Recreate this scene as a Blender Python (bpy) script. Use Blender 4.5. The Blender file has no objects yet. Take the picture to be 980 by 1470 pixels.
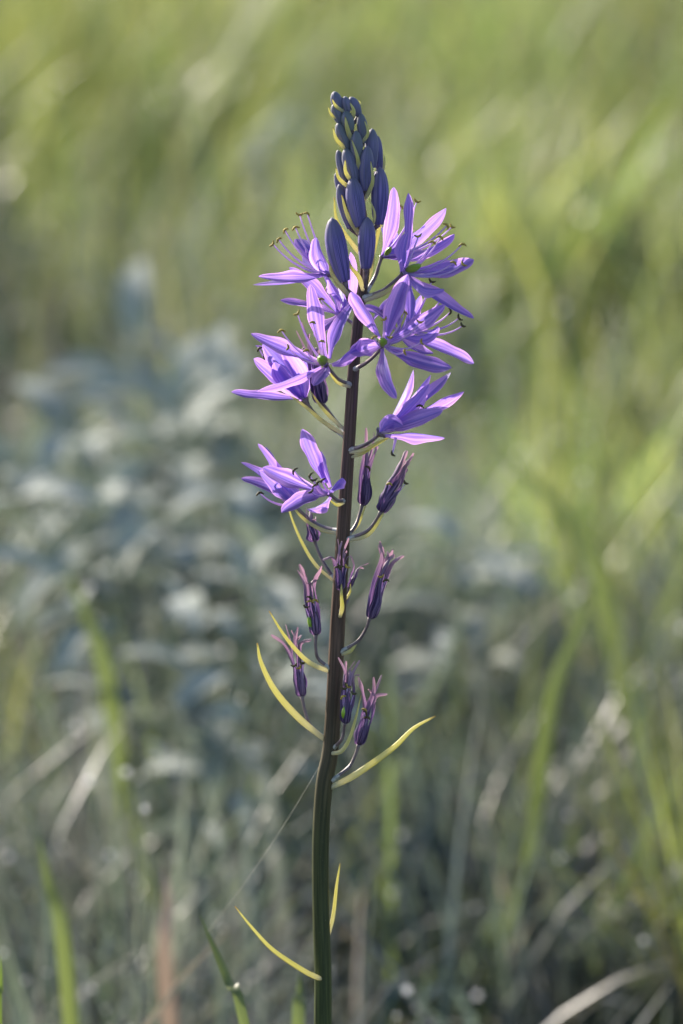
import bpy, math, random
import numpy as np
from mathutils import Vector, Matrix

random.seed(7)
rng = np.random.default_rng(11)
scene = bpy.context.scene
col = scene.collection

# ------------------------------------------------------------------ camera
PITCH = math.radians(12.0)          # the lens looks a little down on the meadow
LENS, SENS = 200.0, 36.0
DIST = 2.042                        # metres from lens to stalk
ZC = 0.50                           # height of the stalk at the middle of the picture
FWD = Vector((0, math.cos(PITCH), -math.sin(PITCH)))
UP = Vector((0, math.sin(PITCH), math.cos(PITCH)))
CAM = Vector((0, 0, ZC)) - FWD * DIST
cd = bpy.data.cameras.new('camera')
cd.sensor_fit = 'VERTICAL'; cd.sensor_height = SENS; cd.lens = LENS
cd.clip_start = 0.05; cd.clip_end = 2000
cam = bpy.data.objects.new('camera', cd); col.objects.link(cam)
cam.location = CAM
cam.rotation_euler = (math.pi / 2 - PITCH, 0, 0)
cd.dof.use_dof = True
cd.dof.focus_distance = DIST - 0.012
cd.dof.aperture_fstop = 10.0
scene.camera = cam

# ------------------------------------------------------------------ sky and sun
SUN = Vector((-0.62, 0.66, 0.46)).normalized()     # towards the sun: behind the flower, to the left
el = math.asin(SUN.z); az = math.atan2(SUN.x, SUN.y)
w = bpy.data.worlds.new('World'); scene.world = w; w.use_nodes = True
nt = w.node_tree
sky = nt.nodes.new('ShaderNodeTexSky'); sky.sky_type = 'NISHITA'; sky.sun_disc = False
sky.sun_elevation = el; sky.sun_rotation = az; sky.altitude = 300
sky.dust_density = 1.5; sky.ozone_density = 1.0
bg = nt.nodes['Background']; bg.inputs['Strength'].default_value = 0.105
nt.links.new(sky.outputs[0], bg.inputs[0])
sd = bpy.data.lights.new('sun', 'SUN'); sd.energy = 5.0; sd.angle = math.radians(0.53)
sd.color = (1.0, 0.90, 0.77)
so = bpy.data.objects.new('sun', sd); col.objects.link(so)
so.rotation_euler = (-SUN).to_track_quat('-Z', 'Y').to_euler()
so.location = SUN * 30
scene.view_settings.view_transform = 'Standard'
scene.view_settings.look = 'None'
scene.view_settings.exposure = 1.25
scene.view_settings.gamma = 1.0
scene.cycles.use_denoising = True
scene.cycles.max_bounces = 6
scene.cycles.transmission_bounces = 6
scene.cycles.sample_clamp_indirect = 6.0

# ------------------------------------------------------------------ helpers
LEAN = math.tan(math.radians(5.0))

def ray(px, py):
    k = SENS / LENS / 1470.0
    return Vector((1, 0, 0)) * ((px - 490) * k) + UP * ((735 - py) * k) + FWD

def P(px, py, d=0.0):
    """Point of the flower stalk's own plane (it leans back 5 degrees), d millimetres behind it."""
    r = ray(px, py); d = d * 0.001
    # CAM + t r :  y = d + LEAN*(z-ZC)
    t = (d + LEAN * (CAM.z - ZC) - CAM.y) / (r.y - LEAN * r.z)
    return CAM + r * t

def G(px, py, z=0.0):
    r = ray(px, py)
    return CAM + r * ((z - CAM.z) / r.z)

def spline(pts, n):
    """Catmull-Rom through points (any tuples), n+1 samples."""
    a = [np.array(p, float) for p in pts]
    a = [2 * a[0] - a[1]] + a + [2 * a[-1] - a[-2]]
    m = len(a) - 3; out = []
    for i in range(n + 1):
        u = i / n * m; k = min(int(u), m - 1); t = u - k
        p0, p1, p2, p3 = a[k:k + 4]
        out.append(0.5 * ((2 * p1) + (-p0 + p2) * t + (2 * p0 - 5 * p1 + 4 * p2 - p3) * t * t + (-p0 + 3 * p1 - 3 * p2 + p3) * t ** 3))
    return out

def bez3(b, m, t, n):
    """Quadratic curve that passes b, m (half way) and t."""
    b, m, t = Vector(b), Vector(m), Vector(t)
    c = 2 * m - 0.5 * (b + t)
    return [b * (1 - u) ** 2 + c * (2 * u * (1 - u)) + t * u * u for u in [i / n for i in range(n + 1)]]

class MB:
    def __init__(s): s.v = []; s.f = []; s.uv = []; s.m = []
    def add(s, verts, faces, uvs, mi=0):
        o = len(s.v); s.v += [Vector(v) for v in verts]; s.uv += list(uvs)
        s.f += [tuple(i + o for i in f) for f in faces]; s.m += [mi] * len(faces)

ORG = {}
def build(name, mb, mats, parent=None, origin=None, smooth=True):
    origin = Vector(origin) if origin is not None else mb.v[0].copy()
    po = ORG[parent.name] if parent else Vector((0, 0, 0))
    me = bpy.data.meshes.new(name)
    me.from_pydata([tuple(v - origin) for v in mb.v], [], mb.f)
    uvl = me.uv_layers.new(name='UVMap')
    li = np.empty(len(me.loops), dtype=np.int32); me.loops.foreach_get('vertex_index', li)
    uvl.data.foreach_set('uv', np.array(mb.uv, dtype=np.float32)[li].ravel())
    for m in (mats if isinstance(mats, (list, tuple)) else [mats]): me.materials.append(m)
    me.polygons.foreach_set('material_index', mb.m)
    me.polygons.foreach_set('use_smooth', [smooth] * len(mb.f))
    me.update()
    o = bpy.data.objects.new(name, me); col.objects.link(o)
    o.location = origin - po
    if parent: o.parent = parent
    ORG[o.name] = origin
    return o

def empty(name, loc):
    o = bpy.data.objects.new(name, None); col.objects.link(o); o.location = loc
    o.empty_display_size = 0.02; ORG[o.name] = Vector(loc); return o

def tag(o, label, cat, group=None, kind=None):
    o['label'] = label; o['category'] = cat
    if group: o['group'] = group
    if kind: o['kind'] = kind
    return o

def frames(pts):
    """Parallel transport frames along a list of Vectors."""
    T = []
    for i in range(len(pts)):
        a = pts[max(i - 1, 0)]; b = pts[min(i + 1, len(pts) - 1)]
        t = (b - a); T.append(t.normalized() if t.length > 1e-9 else Vector((0, 0, 1)))
    v = (CAM - pts[0]).normalized()
    n = v - T[0] * v.dot(T[0])
    if n.length < 0.05: n = Vector((0, 0, 1)) - T[0] * T[0].z
    n.normalize(); out = []
    for t in T:
        n = n - t * n.dot(t); n.normalize()
        out.append((t, n, t.cross(n)))
    return out

def tube(mb, pts, rad, k=8, mi=0, flat=1.0, caps=True, ridges=0, ramp=0.0, v0=0.0, v1=1.0):
    pts = [Vector(p) for p in pts]; n = len(pts)
    fr = frames(pts); V = []; U = []; F = []
    for i, (p, (t, a, b)) in enumerate(zip(pts, fr)):
        r = rad(i / (n - 1)) if callable(rad) else rad
        for j in range(k):
            th = 2 * math.pi * j / k
            rr = r * (1 + ramp * math.cos(ridges * th)) if ridges else r
            V.append(p + b * (math.cos(th) * rr) + a * (math.sin(th) * rr * flat))
            U.append((j / k, v0 + (v1 - v0) * i / (n - 1)))
    for i in range(n - 1):
        for j in range(k):
            F.append((i * k + j, i * k + (j + 1) % k, (i + 1) * k + (j + 1) % k, (i + 1) * k + j))
    if caps:
        F.append(tuple(range(k - 1, -1, -1))); F.append(tuple((n - 1) * k + j for j in range(k)))
    mb.add(V, F, U, mi)

# ------------------------------------------------------------------ materials
def mat(name):
    m = bpy.data.materials.new(name); m.use_nodes = True
    t = m.node_tree; t.nodes.clear()
    return m, t, t.nodes.new, t.links.new

def ramp_node(N, stops):
    r = N('ShaderNodeValToRGB'); e = r.color_ramp.elements
    while len(e) < len(stops): e.new(0.5)
    for x, (p, c) in zip(e, stops): x.position = p; x.color = (*c, 1)
    return r

def thin_surface(name, color_fn, trans_gain, trans_fac=0.5, rough=0.45, spec=0.4, bump=None):
    """Leaf- or petal-like sheet: reflecting and letting light through."""
    m, t, N, L = mat(name)
    out = N('ShaderNodeOutputMaterial'); mix = N('ShaderNodeMixShader'); mix.inputs[0].default_value = trans_fac
    pr = N('ShaderNodeBsdfPrincipled'); pr.inputs['Roughness'].default_value = rough
    pr.inputs['Specular IOR Level'].default_value = spec
    tr = N('ShaderNodeBsdfTranslucent')
    c = color_fn(N, L)
    L(c, pr.inputs['Base Color'])
    g = N('ShaderNodeMix'); g.data_type = 'RGBA'; g.blend_type = 'MULTIPLY'; g.inputs[0].default_value = 1
    L(c, g.inputs[6]); g.inputs[7].default_value = (*trans_gain, 1)
    L(g.outputs[2], tr.inputs['Color'])
    if bump: 
        b = N('ShaderNodeBump'); b.inputs['Strength'].default_value = 0.5; b.inputs['Distance'].default_value = bump[1]
        L(bump[0](N, L), b.inputs['Height']); L(b.outputs[0], pr.inputs['Normal']); L(b.outputs[0], tr.inputs['Normal'])
    L(pr.outputs[0], mix.inputs[1]); L(tr.outputs[0], mix.inputs[2]); L(mix.outputs[0], out.inputs[0])
    return m

def uv_nodes(N, L):
    tc = N('ShaderNodeTexCoord'); sx = N('ShaderNodeSeparateXYZ'); L(tc.outputs['UV'], sx.inputs[0]); return tc, sx

def streaks(N, L, su, sv, scale=1.0, use_obj=True):
    """Noise stretched along the length (uv v) and different for every object."""
    tc = N('ShaderNodeTexCoord'); mp = N('ShaderNodeMapping'); mp.inputs['Scale'].default_value = (su, sv, 1)
    L(tc.outputs['UV'], mp.inputs[0])
    oi = N('ShaderNodeObjectInfo'); ad = N('ShaderNodeVectorMath'); ad.operation = 'ADD'
    cx = N('ShaderNodeCombineXYZ'); mu = N('ShaderNodeMath'); mu.operation = 'MULTIPLY'; mu.inputs[1].default_value = 57.0
    L(oi.outputs['Random'], mu.inputs[0]); L(mu.outputs[0], cx.inputs[2])
    L(mp.outputs[0], ad.inputs[0]); L(cx.outputs[0], ad.inputs[1])
    no = N('ShaderNodeTexNoise'); no.inputs['Scale'].default_value = scale; no.inputs['Detail'].default_value = 3
    L(ad.outputs[0], no.inputs['Vector'])
    return no.outputs[0]

def mixc(N, L, fac, a, b, blend='MIX'):
    g = N('ShaderNodeMix'); g.data_type = 'RGBA'; g.blend_type = blend
    for s, x in ((0, fac), (6, a), (7, b)):
        if isinstance(x, (int, float)): g.inputs[s].default_value = x
        elif isinstance(x, tuple): g.inputs[s].default_value = (*x, 1)
        else: L(x, g.inputs[s])
    return g.outputs[2]

def petal_color(N, L):
    st = streaks(N, L, 9.0, 0.7, 1.0)
    r = ramp_node(N, [(0.36, (0.140, 0.105, 0.42)), (0.50, (0.22, 0.168, 0.51)), (0.66, (0.36, 0.28, 0.63))]); L(st, r.inputs[0])
    tc, sx = uv_nodes(N, L)
    # blue band along the midrib
    ab = N('ShaderNodeMath'); ab.operation = 'SUBTRACT'; L(sx.outputs[0], ab.inputs[0]); ab.inputs[1].default_value = 0.5
    a2 = N('ShaderNodeMath'); a2.operation = 'ABSOLUTE'; L(ab.outputs[0], a2.inputs[0])
    rb = ramp_node(N, [(0.03, (0.75,) * 3), (0.17, (0.0,) * 3)]); L(a2.outputs[0], rb.inputs[0])
    c = mixc(N, L, rb.outputs[0], r.outputs[0], (0.14, 0.13, 0.47))
    # paler rosy margins
    re = ramp_node(N, [(0.36, (0.0,) * 3), (0.50, (0.55,) * 3)]); L(a2.outputs[0], re.inputs[0])
    c = mixc(N, L, re.outputs[0], c, (0.50, 0.34, 0.64))
    oi = N('ShaderNodeObjectInfo')
    ro = ramp_node(N, [(0.0, (0.86, 0.88, 0.96)), (1.0, (1.08, 1.0, 1.04))]); L(oi.outputs['Random'], ro.inputs[0])
    return mixc(N, L, 1.0, c, ro.outputs[0], 'MULTIPLY')

M = {}
M['petal'] = thin_surface('violet petal', petal_color, (1.90, 1.52, 1.55), 0.58, 0.44, 0.4,
                          bump=(lambda N, L: streaks(N, L, 14.0, 0.8, 1.0), 0.0010))

def wither_color(N, L):
    st = streaks(N, L, 7.0, 1.6, 1.0)
    r = ramp_node(N, [(0.38, (0.026, 0.018, 0.070)), (0.50, (0.095, 0.068, 0.19)), (0.64, (0.30, 0.22, 0.38))]); L(st, r.inputs[0])
    tc, sx = uv_nodes(N, L)
    rt = ramp_node(N, [(0.60, (0.0,) * 3), (0.95, (0.85,) * 3)]); L(sx.outputs[1], rt.inputs[0])
    return mixc(N, L, rt.outputs[0], r.outputs[0], (0.42, 0.32, 0.37))
M['wither'] = thin_surface('withered petal', wither_color, (1.3, 0.95, 1.1), 0.35, 0.5, 0.3,
                           bump=(lambda N, L: streaks(N, L, 14.0, 1.2, 1.0), 0.0006))

def bud_mat():
    m, t, N, L = mat('flower bud skin')
    out = N('ShaderNodeOutputMaterial'); pr = N('ShaderNodeBsdfPrincipled')
    tc, sx = uv_nodes(N, L)
    st = streaks(N, L, 10.0, 1.2, 1.0)
    r = ramp_node(N, [(0.38, (0.045, 0.038, 0.175)), (0.5, (0.088, 0.072, 0.285)), (0.62, (0.20, 0.145, 0.43))]); L(st, r.inputs[0])
    oi = N('ShaderNodeObjectInfo')                    # young buds (set by pass index) are grey green
    rt = ramp_node(N, [(0.62, (0.0,) * 3), (1.0, (0.8,) * 3)]); L(sx.outputs[1], rt.inputs[0])
    c = mixc(N, L, rt.outputs[0], r.outputs[0], (0.13, 0.115, 0.15))
    dv = N('ShaderNodeMath'); dv.operation = 'DIVIDE'; dv.inputs[1].default_value = 100; L(oi.outputs['Object Index'], dv.inputs[0])
    st2 = streaks(N, L, 5.0, 2.0, 1.3)
    mg = N('ShaderNodeMath'); mg.operation = 'MULTIPLY'; L(dv.outputs[0], mg.inputs[0]); mg.inputs[1].default_value = 1.0
    c = mixc(N, L, mg.outputs[0], c, (0.115, 0.14, 0.135))
    rse = ramp_node(N, [(0.04, (0.55,) * 3), (0.30, (0.0,) * 3)]); L(sx.outputs[0], rse.inputs[0])
    c = mixc(N, L, rse.outputs[0], c, (0.26, 0.22, 0.36))
    L(c, pr.inputs['Base Color']); pr.inputs['Roughness'].default_value = 0.55; pr.inputs['Specular IOR Level'].default_value = 0.35
    pr.inputs['Sheen Weight'].default_value = 0.15
    b = N('ShaderNodeBump'); b.inputs['Strength'].default_value = 0.4; b.inputs['Distance'].default_value = 0.0005
    L(st, b.inputs['Height']); L(b.outputs[0], pr.inputs['Normal']); L(pr.outputs[0], out.inputs[0])
    return m
M['bud'] = bud_mat()

def solid_mat(name, lo, hi, su=6, sv=2, rough=0.4, spec=0.5, bump=0.0004, grad=None):
    m, t, N, L = mat(name)
    out = N('ShaderNodeOutputMaterial'); pr = N('ShaderNodeBsdfPrincipled')
    st = streaks(N, L, su, sv, 1.0)
    r = ramp_node(N, [(0.32, lo), (0.68, hi)]); L(st, r.inputs[0]); c = r.outputs[0]
    if grad:
        tc, sx = uv_nodes(N, L)
        rg = ramp_node(N, [(p, (f,) * 3) for p, f in grad[1]]); L(sx.outputs[1], rg.inputs[0])
        c = mixc(N, L, rg.outputs[0], c, grad[0])
    L(c, pr.inputs['Base Color']); pr.inputs['Roughness'].default_value = rough; pr.inputs['Specular IOR Level'].default_value = spec
    if bump:
        b = N('ShaderNodeBump'); b.inputs['Strength'].default_value = 0.5; b.inputs['Distance'].default_value = bump
        L(st, b.inputs['Height']); L(b.outputs[0], pr.inputs['Normal'])
    L(pr.outputs[0], out.inputs[0]); return m

def stem_mat():
    m, t, N, L = mat('stalk skin')
    out = N('ShaderNodeOutputMaterial'); pr = N('ShaderNodeBsdfPrincipled')
    st = streaks(N, L, 22.0, 14.0, 1.0)
    tc, sx = uv_nodes(N, L)
    lo = ramp_node(N, [(0.0, (0.022, 0.036, 0.009)), (0.25, (0.022, 0.030, 0.010)), (0.42, (0.046, 0.029, 0.021)), (1.0, (0.043, 0.022, 0.026))]); L(sx.outputs[1], lo.inputs[0])
    hi = ramp_node(N, [(0.0, (0.060, 0.085, 0.022)), (0.25, (0.055, 0.062, 0.022)), (0.42, (0.125, 0.075, 0.054)), (1.0, (0.115, 0.060, 0.068))]); L(sx.outputs[1], hi.inputs[0])
    rs = ramp_node(N, [(0.42, (0,) * 3), (0.68, (1,) * 3)]); L(st, rs.inputs[0])
    c = mixc(N, L, rs.outputs[0], lo.outputs[0], hi.outputs[0])
    st2 = streaks(N, L, 60.0, 260.0, 1.0)
    rf = ramp_node(N, [(0.66, (0,) * 3), (0.74, (0.5,) * 3)]); L(st2, rf.inputs[0])
    c = mixc(N, L, rf.outputs[0], c, (0.16, 0.15, 0.11))
    L(c, pr.inputs['Base Color']); pr.inputs['Roughness'].default_value = 0.46; pr.inputs['Specular IOR Level'].default_value = 0.3
    b = N('ShaderNodeBump'); b.inputs['Strength'].default_value = 0.35; b.inputs['Distance'].default_value = 0.0004
    L(st, b.inputs['Height']); L(b.outputs[0], pr.inputs['Normal']); L(pr.outputs[0], out.inputs[0]); return m
M['stem'] = stem_mat()
M['pedicel'] = solid_mat('flower stalk', (0.065, 0.045, 0.06), (0.20, 0.155, 0.18), 4, 3, 0.36)
M['pedicel_pale'] = solid_mat('pale node', (0.22, 0.23, 0.21), (0.42, 0.43, 0.43), 4, 3, 0.45)
M['ovary'] = solid_mat('green ovary', (0.16, 0.29, 0.015), (0.27, 0.42, 0.035), 3, 2, 0.35)
M['ovary_old'] = solid_mat('withered core', (0.03, 0.022, 0.07), (0.09, 0.085, 0.12), 5, 2, 0.5, 0.3)

def ramp_of(N, L, a, b, su=4, sv=2):
    st = streaks(N, L, su, sv, 1.0); r = ramp_node(N, [(0.32, a), (0.68, b)]); L(st, r.inputs[0]); return r.outputs[0]
M['filament'] = thin_surface('stamen filament', lambda N, L: ramp_of(N, L, (0.50, 0.38, 0.74), (0.74, 0.62, 0.86)), (1.2, 1.0, 1.1), 0.4, 0.4)
M['anther'] = solid_mat('anther', (0.16, 0.11, 0.03), (0.52, 0.40, 0.09), 3, 6, 0.6, 0.2)
M['anther_old'] = solid_mat('old anther', (0.02, 0.02, 0.018), (0.13, 0.11, 0.05), 3, 6, 0.6, 0.2)

def bract_color(N, L):
    st = streaks(N, L, 5.0, 1.4, 1.0)
    r = ramp_node(N, [(0.3, (0.60, 0.59, 0.24)), (0.7, (0.80, 0.77, 0.46))]); L(st, r.inputs[0])
    tc, sx = uv_nodes(N, L)
    rg = ramp_node(N, [(0.0, (0.9,) * 3), (0.14, (0.6,) * 3), (0.45, (0.0,) * 3)]); L(sx.outputs[1], rg.inputs[0])
    c = mixc(N, L, rg.outputs[0], r.outputs[0], (0.66, 0.64, 0.56))
    rt = ramp_node(N, [(0.93, (0.0,) * 3), (1.0, (0.8,) * 3)]); L(sx.outputs[1], rt.inputs[0])
    return mixc(N, L, rt.outputs[0], c, (0.34, 0.22, 0.07))
M['bract'] = thin_surface('yellow bract', bract_color, (1.12, 1.08, 0.92), 0.58, 0.45, 0.35)

def attr_color(N, L):
    a = N('ShaderNodeAttribute'); a.attribute_name = 'col'; return a.outputs['Color']
M['grass'] = thin_surface('meadow grass', attr_color, (1.50, 1.45, 0.95), 0.42, 0.40, 0.45)

def leaf_blade_mat(name, a, b, gain=(1.8, 1.7, 0.8), tf=0.42, rough=0.38, spec=0.5):
    return thin_surface(name, lambda N, L: ramp_of(N, L, a, b, 6, 0.8), gain, tf, rough, spec)
M['blade_green'] = leaf_blade_mat('fresh blade', (0.085, 0.135, 0.035), (0.14, 0.20, 0.055))
M['blade_dull'] = leaf_blade_mat('dull green blade', (0.095, 0.128, 0.048), (0.135, 0.168, 0.07), (1.4, 1.4, 0.9), 0.40)
M['blade_grey'] = leaf_blade_mat('greyish dewy blade', (0.15, 0.17, 0.15), (0.27, 0.28, 0.27), (1.1, 1.1, 0.9), 0.3, 0.36, 0.6)
M['blade_dry'] = leaf_blade_mat('dry blade', (0.24, 0.21, 0.16), (0.36, 0.32, 0.26), (1.2, 1.1, 0.9), 0.3, 0.5, 0.3)
M['blade_rust'] = leaf_blade_mat('rusty dead leaf', (0.28, 0.22, 0.175), (0.42, 0.335, 0.28), (1.0, 0.9, 0.8), 0.25, 0.55, 0.3)
M['herb'] = leaf_blade_mat('silvery herb leaf', (0.18, 0.215, 0.185), (0.36, 0.385, 0.37), (1.0, 1.1, 0.8), 0.15, 0.75, 0.2)
M['herb_stem'] = solid_mat('herb stem', (0.07, 0.10, 0.04), (0.13, 0.17, 0.08), 4, 4, 0.5)

def silk_mat():
    m, t, N, L = mat('spider silk')
    out = N('ShaderNodeOutputMaterial'); pr = N('ShaderNodeBsdfPrincipled')
    pr.inputs['Base Color'].default_value = (0.78, 0.74, 0.68, 1); pr.inputs['Roughness'].default_value = 0.3
    tb = N('ShaderNodeBsdfTransparent'); mx = N('ShaderNodeMixShader')
    st = streaks(N, L, 1, 9, 1.0); r = ramp_node(N, [(0.3, (0.3,) * 3), (0.7, (0.8,) * 3)]); L(st, r.inputs[0])
    L(r.outputs[0], mx.inputs[0]); L(tb.outputs[0], mx.inputs[1]); L(pr.outputs[0], mx.inputs[2]); L(mx.outputs[0], out.inputs[0]); return m
M['silk'] = silk_mat()
M['dew'] = thin_surface('dew', lambda N, L: ramp_of(N, L, (0.80, 0.80, 0.82), (0.9, 0.9, 0.9)), (1, 1, 1), 0.8, 0.15, 0.8)  # milky white colour stands in for the sun's glint in the drops

def ground_mat():
    m, t, N, L = mat('meadow soil')
    out = N('ShaderNodeOutputMaterial'); pr = N('ShaderNodeBsdfPrincipled')
    tc = N('ShaderNodeTexCoord'); no = N('ShaderNodeTexNoise'); no.inputs['Scale'].default_value = 14; no.inputs['Detail'].default_value = 8
    L(tc.outputs['Object'], no.inputs['Vector'])
    r = ramp_node(N, [(0.3, (0.022, 0.024, 0.014)), (0.5, (0.05, 0.055, 0.026)), (0.7, (0.085, 0.085, 0.045))]); L(no.outputs[0], r.inputs[0])
    L(r.outputs[0], pr.inputs['Base Color']); pr.inputs['Roughness'].default_value = 0.9
    b = N('ShaderNodeBump'); b.inputs['Strength'].default_value = 0.8; b.inputs['Distance'].default_value = 0.02
    L(no.outputs[0], b.inputs['Height']); L(b.outputs[0], pr.inputs['Normal']); L(pr.outputs[0], out.inputs[0]); return m
M['ground'] = ground_mat()

# ------------------------------------------------------------------ ground
def make_ground():
    mb = MB(); n = 40; S = 0.0
    xs = [math.copysign(abs(i / 20) ** 4 * 500, i) + i * 0.25 for i in range(-20, 21)]
    ys = [y + 4 for y in xs]
    V = []; F = []; U = []
    for j, y in enumerate(ys):
        for i, x in enumerate(xs):
            z = 0.012 * math.sin(x * 2.1 + 1) * math.cos(y * 1.7) if abs(x) < 8 and abs(y - 4) < 8 else 0
            V.append((x, y, z)); U.append((x, y))
    for j in range(n):
        for i in range(n):
            a = j * (n + 1) + i; F.append((a, a + 1, a + n + 2, a + n + 1))
    mb.add(V, F, U)
    g = build('ground', mb, M['ground'], None, (0, 0, 0)); g['kind'] = 'structure'
    g['label'] = 'dark meadow soil beneath the grass'; g['category'] = 'ground'
    return g
make_ground()

# ------------------------------------------------------------------ the grass of the meadow (one mass)
_perm = rng.random((64, 64))
def vnoise(x, y):
    xi = np.floor(x).astype(int); yi = np.floor(y).astype(int); fx = x - xi; fy = y - yi
    fx = fx * fx * (3 - 2 * fx); fy = fy * fy * (3 - 2 * fy)
    g = lambda a, b: _perm[a % 64, b % 64]
    return (g(xi, yi) * (1 - fx) + g(xi + 1, yi) * fx) * (1 - fy) + (g(xi, yi + 1) * (1 - fx) + g(xi + 1, yi + 1) * fx) * fy

def grass_blades(x, y, h, wd, lean, bend, nseg, colr, flat_az=None):
    """Ribbon blades as arrays; returns verts (n*(2*nseg+1),3), faces, colours."""
    n = len(x)
    az = rng.uniform(0, 2 * np.pi, n); faz = az + rng.normal(0, 0.5, n) + np.pi / 2
    t = np.linspace(0, 1, nseg + 1)
    L = h[:, None]
    ang = lean[:, None] + bend[:, None] * t[None, :] ** 1.4        # from the vertical
    dl = L / nseg
    hor = np.concatenate([np.zeros((n, 1)), np.cumsum(np.sin(ang[:, 1:]) * dl, 1)], 1)
    ver = np.concatenate([np.zeros((n, 1)), np.cumsum(np.cos(ang[:, 1:]) * dl, 1)], 1)
    cx = x[:, None] + hor * np.cos(az)[:, None]; cy = y[:, None] + hor * np.sin(az)[:, None]; cz = ver - 0.012
    prof = (1 - t ** 2.2) * (0.65 + 0.6 * t * (1 - t) * 2)
    hw = wd[:, None] * 0.5 * prof[None, :]
    tw = rng.normal(0, 0.6, n)[:, None] * t[None, :]
    sx = np.cos(faz[:, None] + tw) * hw; sy = np.sin(faz[:, None] + tw) * hw
    lv = np.stack([cx - sx, cy - sy, cz], -1)[:, :nseg]; rv = np.stack([cx + sx, cy + sy, cz], -1)[:, :nseg]
    tip = np.stack([cx, cy, cz], -1)[:, nseg:]
    V = np.concatenate([np.stack([lv, rv], 2).reshape(n, 2 * nseg, 3), tip], 1)
    k = 2 * nseg + 1
    f = []
    for s in range(nseg - 1): f.append([2 * s, 2 * s + 1, 2 * s + 3, 2 * s + 2])
    quads = (np.array(f)[None] + (np.arange(n) * k)[:, None, None]).reshape(-1, 4)
    tri = (np.array([2 * nseg - 2, 2 * nseg - 1, 2 * nseg])[None] + (np.arange(n) * k)[:, None])
    C = np.repeat(colr[:, None, :], k, 1).reshape(-1, 3)
    return V.reshape(-1, 3), quads, tri, C

def big_mesh(name, parts, material):
    V = []; Q = []; T = []; C = []; o = 0
    for v, q, t, c in parts:
        V.append(v); Q.append(q + o); T.append(t + o); C.append(c); o += len(v)
    V = np.concatenate(V); Q = np.concatenate(Q); T = np.concatenate(T); C = np.concatenate(C)
    me = bpy.data.meshes.new(name)
    me.vertices.add(len(V)); me.vertices.foreach_set('co', V.astype(np.float32).ravel())
    nl = Q.size + T.size; me.loops.add(nl)
    me.loops.foreach_set('vertex_index', np.concatenate([Q.ravel(), T.ravel()]).astype(np.int32))
    ls = np.concatenate([np.arange(len(Q)) * 4, Q.size + np.arange(len(T)) * 3]).astype(np.int32)
    me.polygons.add(len(ls)); me.polygons.foreach_set('loop_start', ls)
    me.polygons.foreach_set('use_smooth', np.ones(len(ls), dtype=bool))
    ca = me.attributes.new('col', 'FLOAT_COLOR', 'POINT')
    ca.data.foreach_set('color', np.concatenate([C, np.ones((len(C), 1))], 1).astype(np.float32).ravel())
    me.update(calc_edges=True); me.validate()
    me.materials.append(material)
    o = bpy.data.objects.new(name, me); col.objects.link(o); return o

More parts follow.
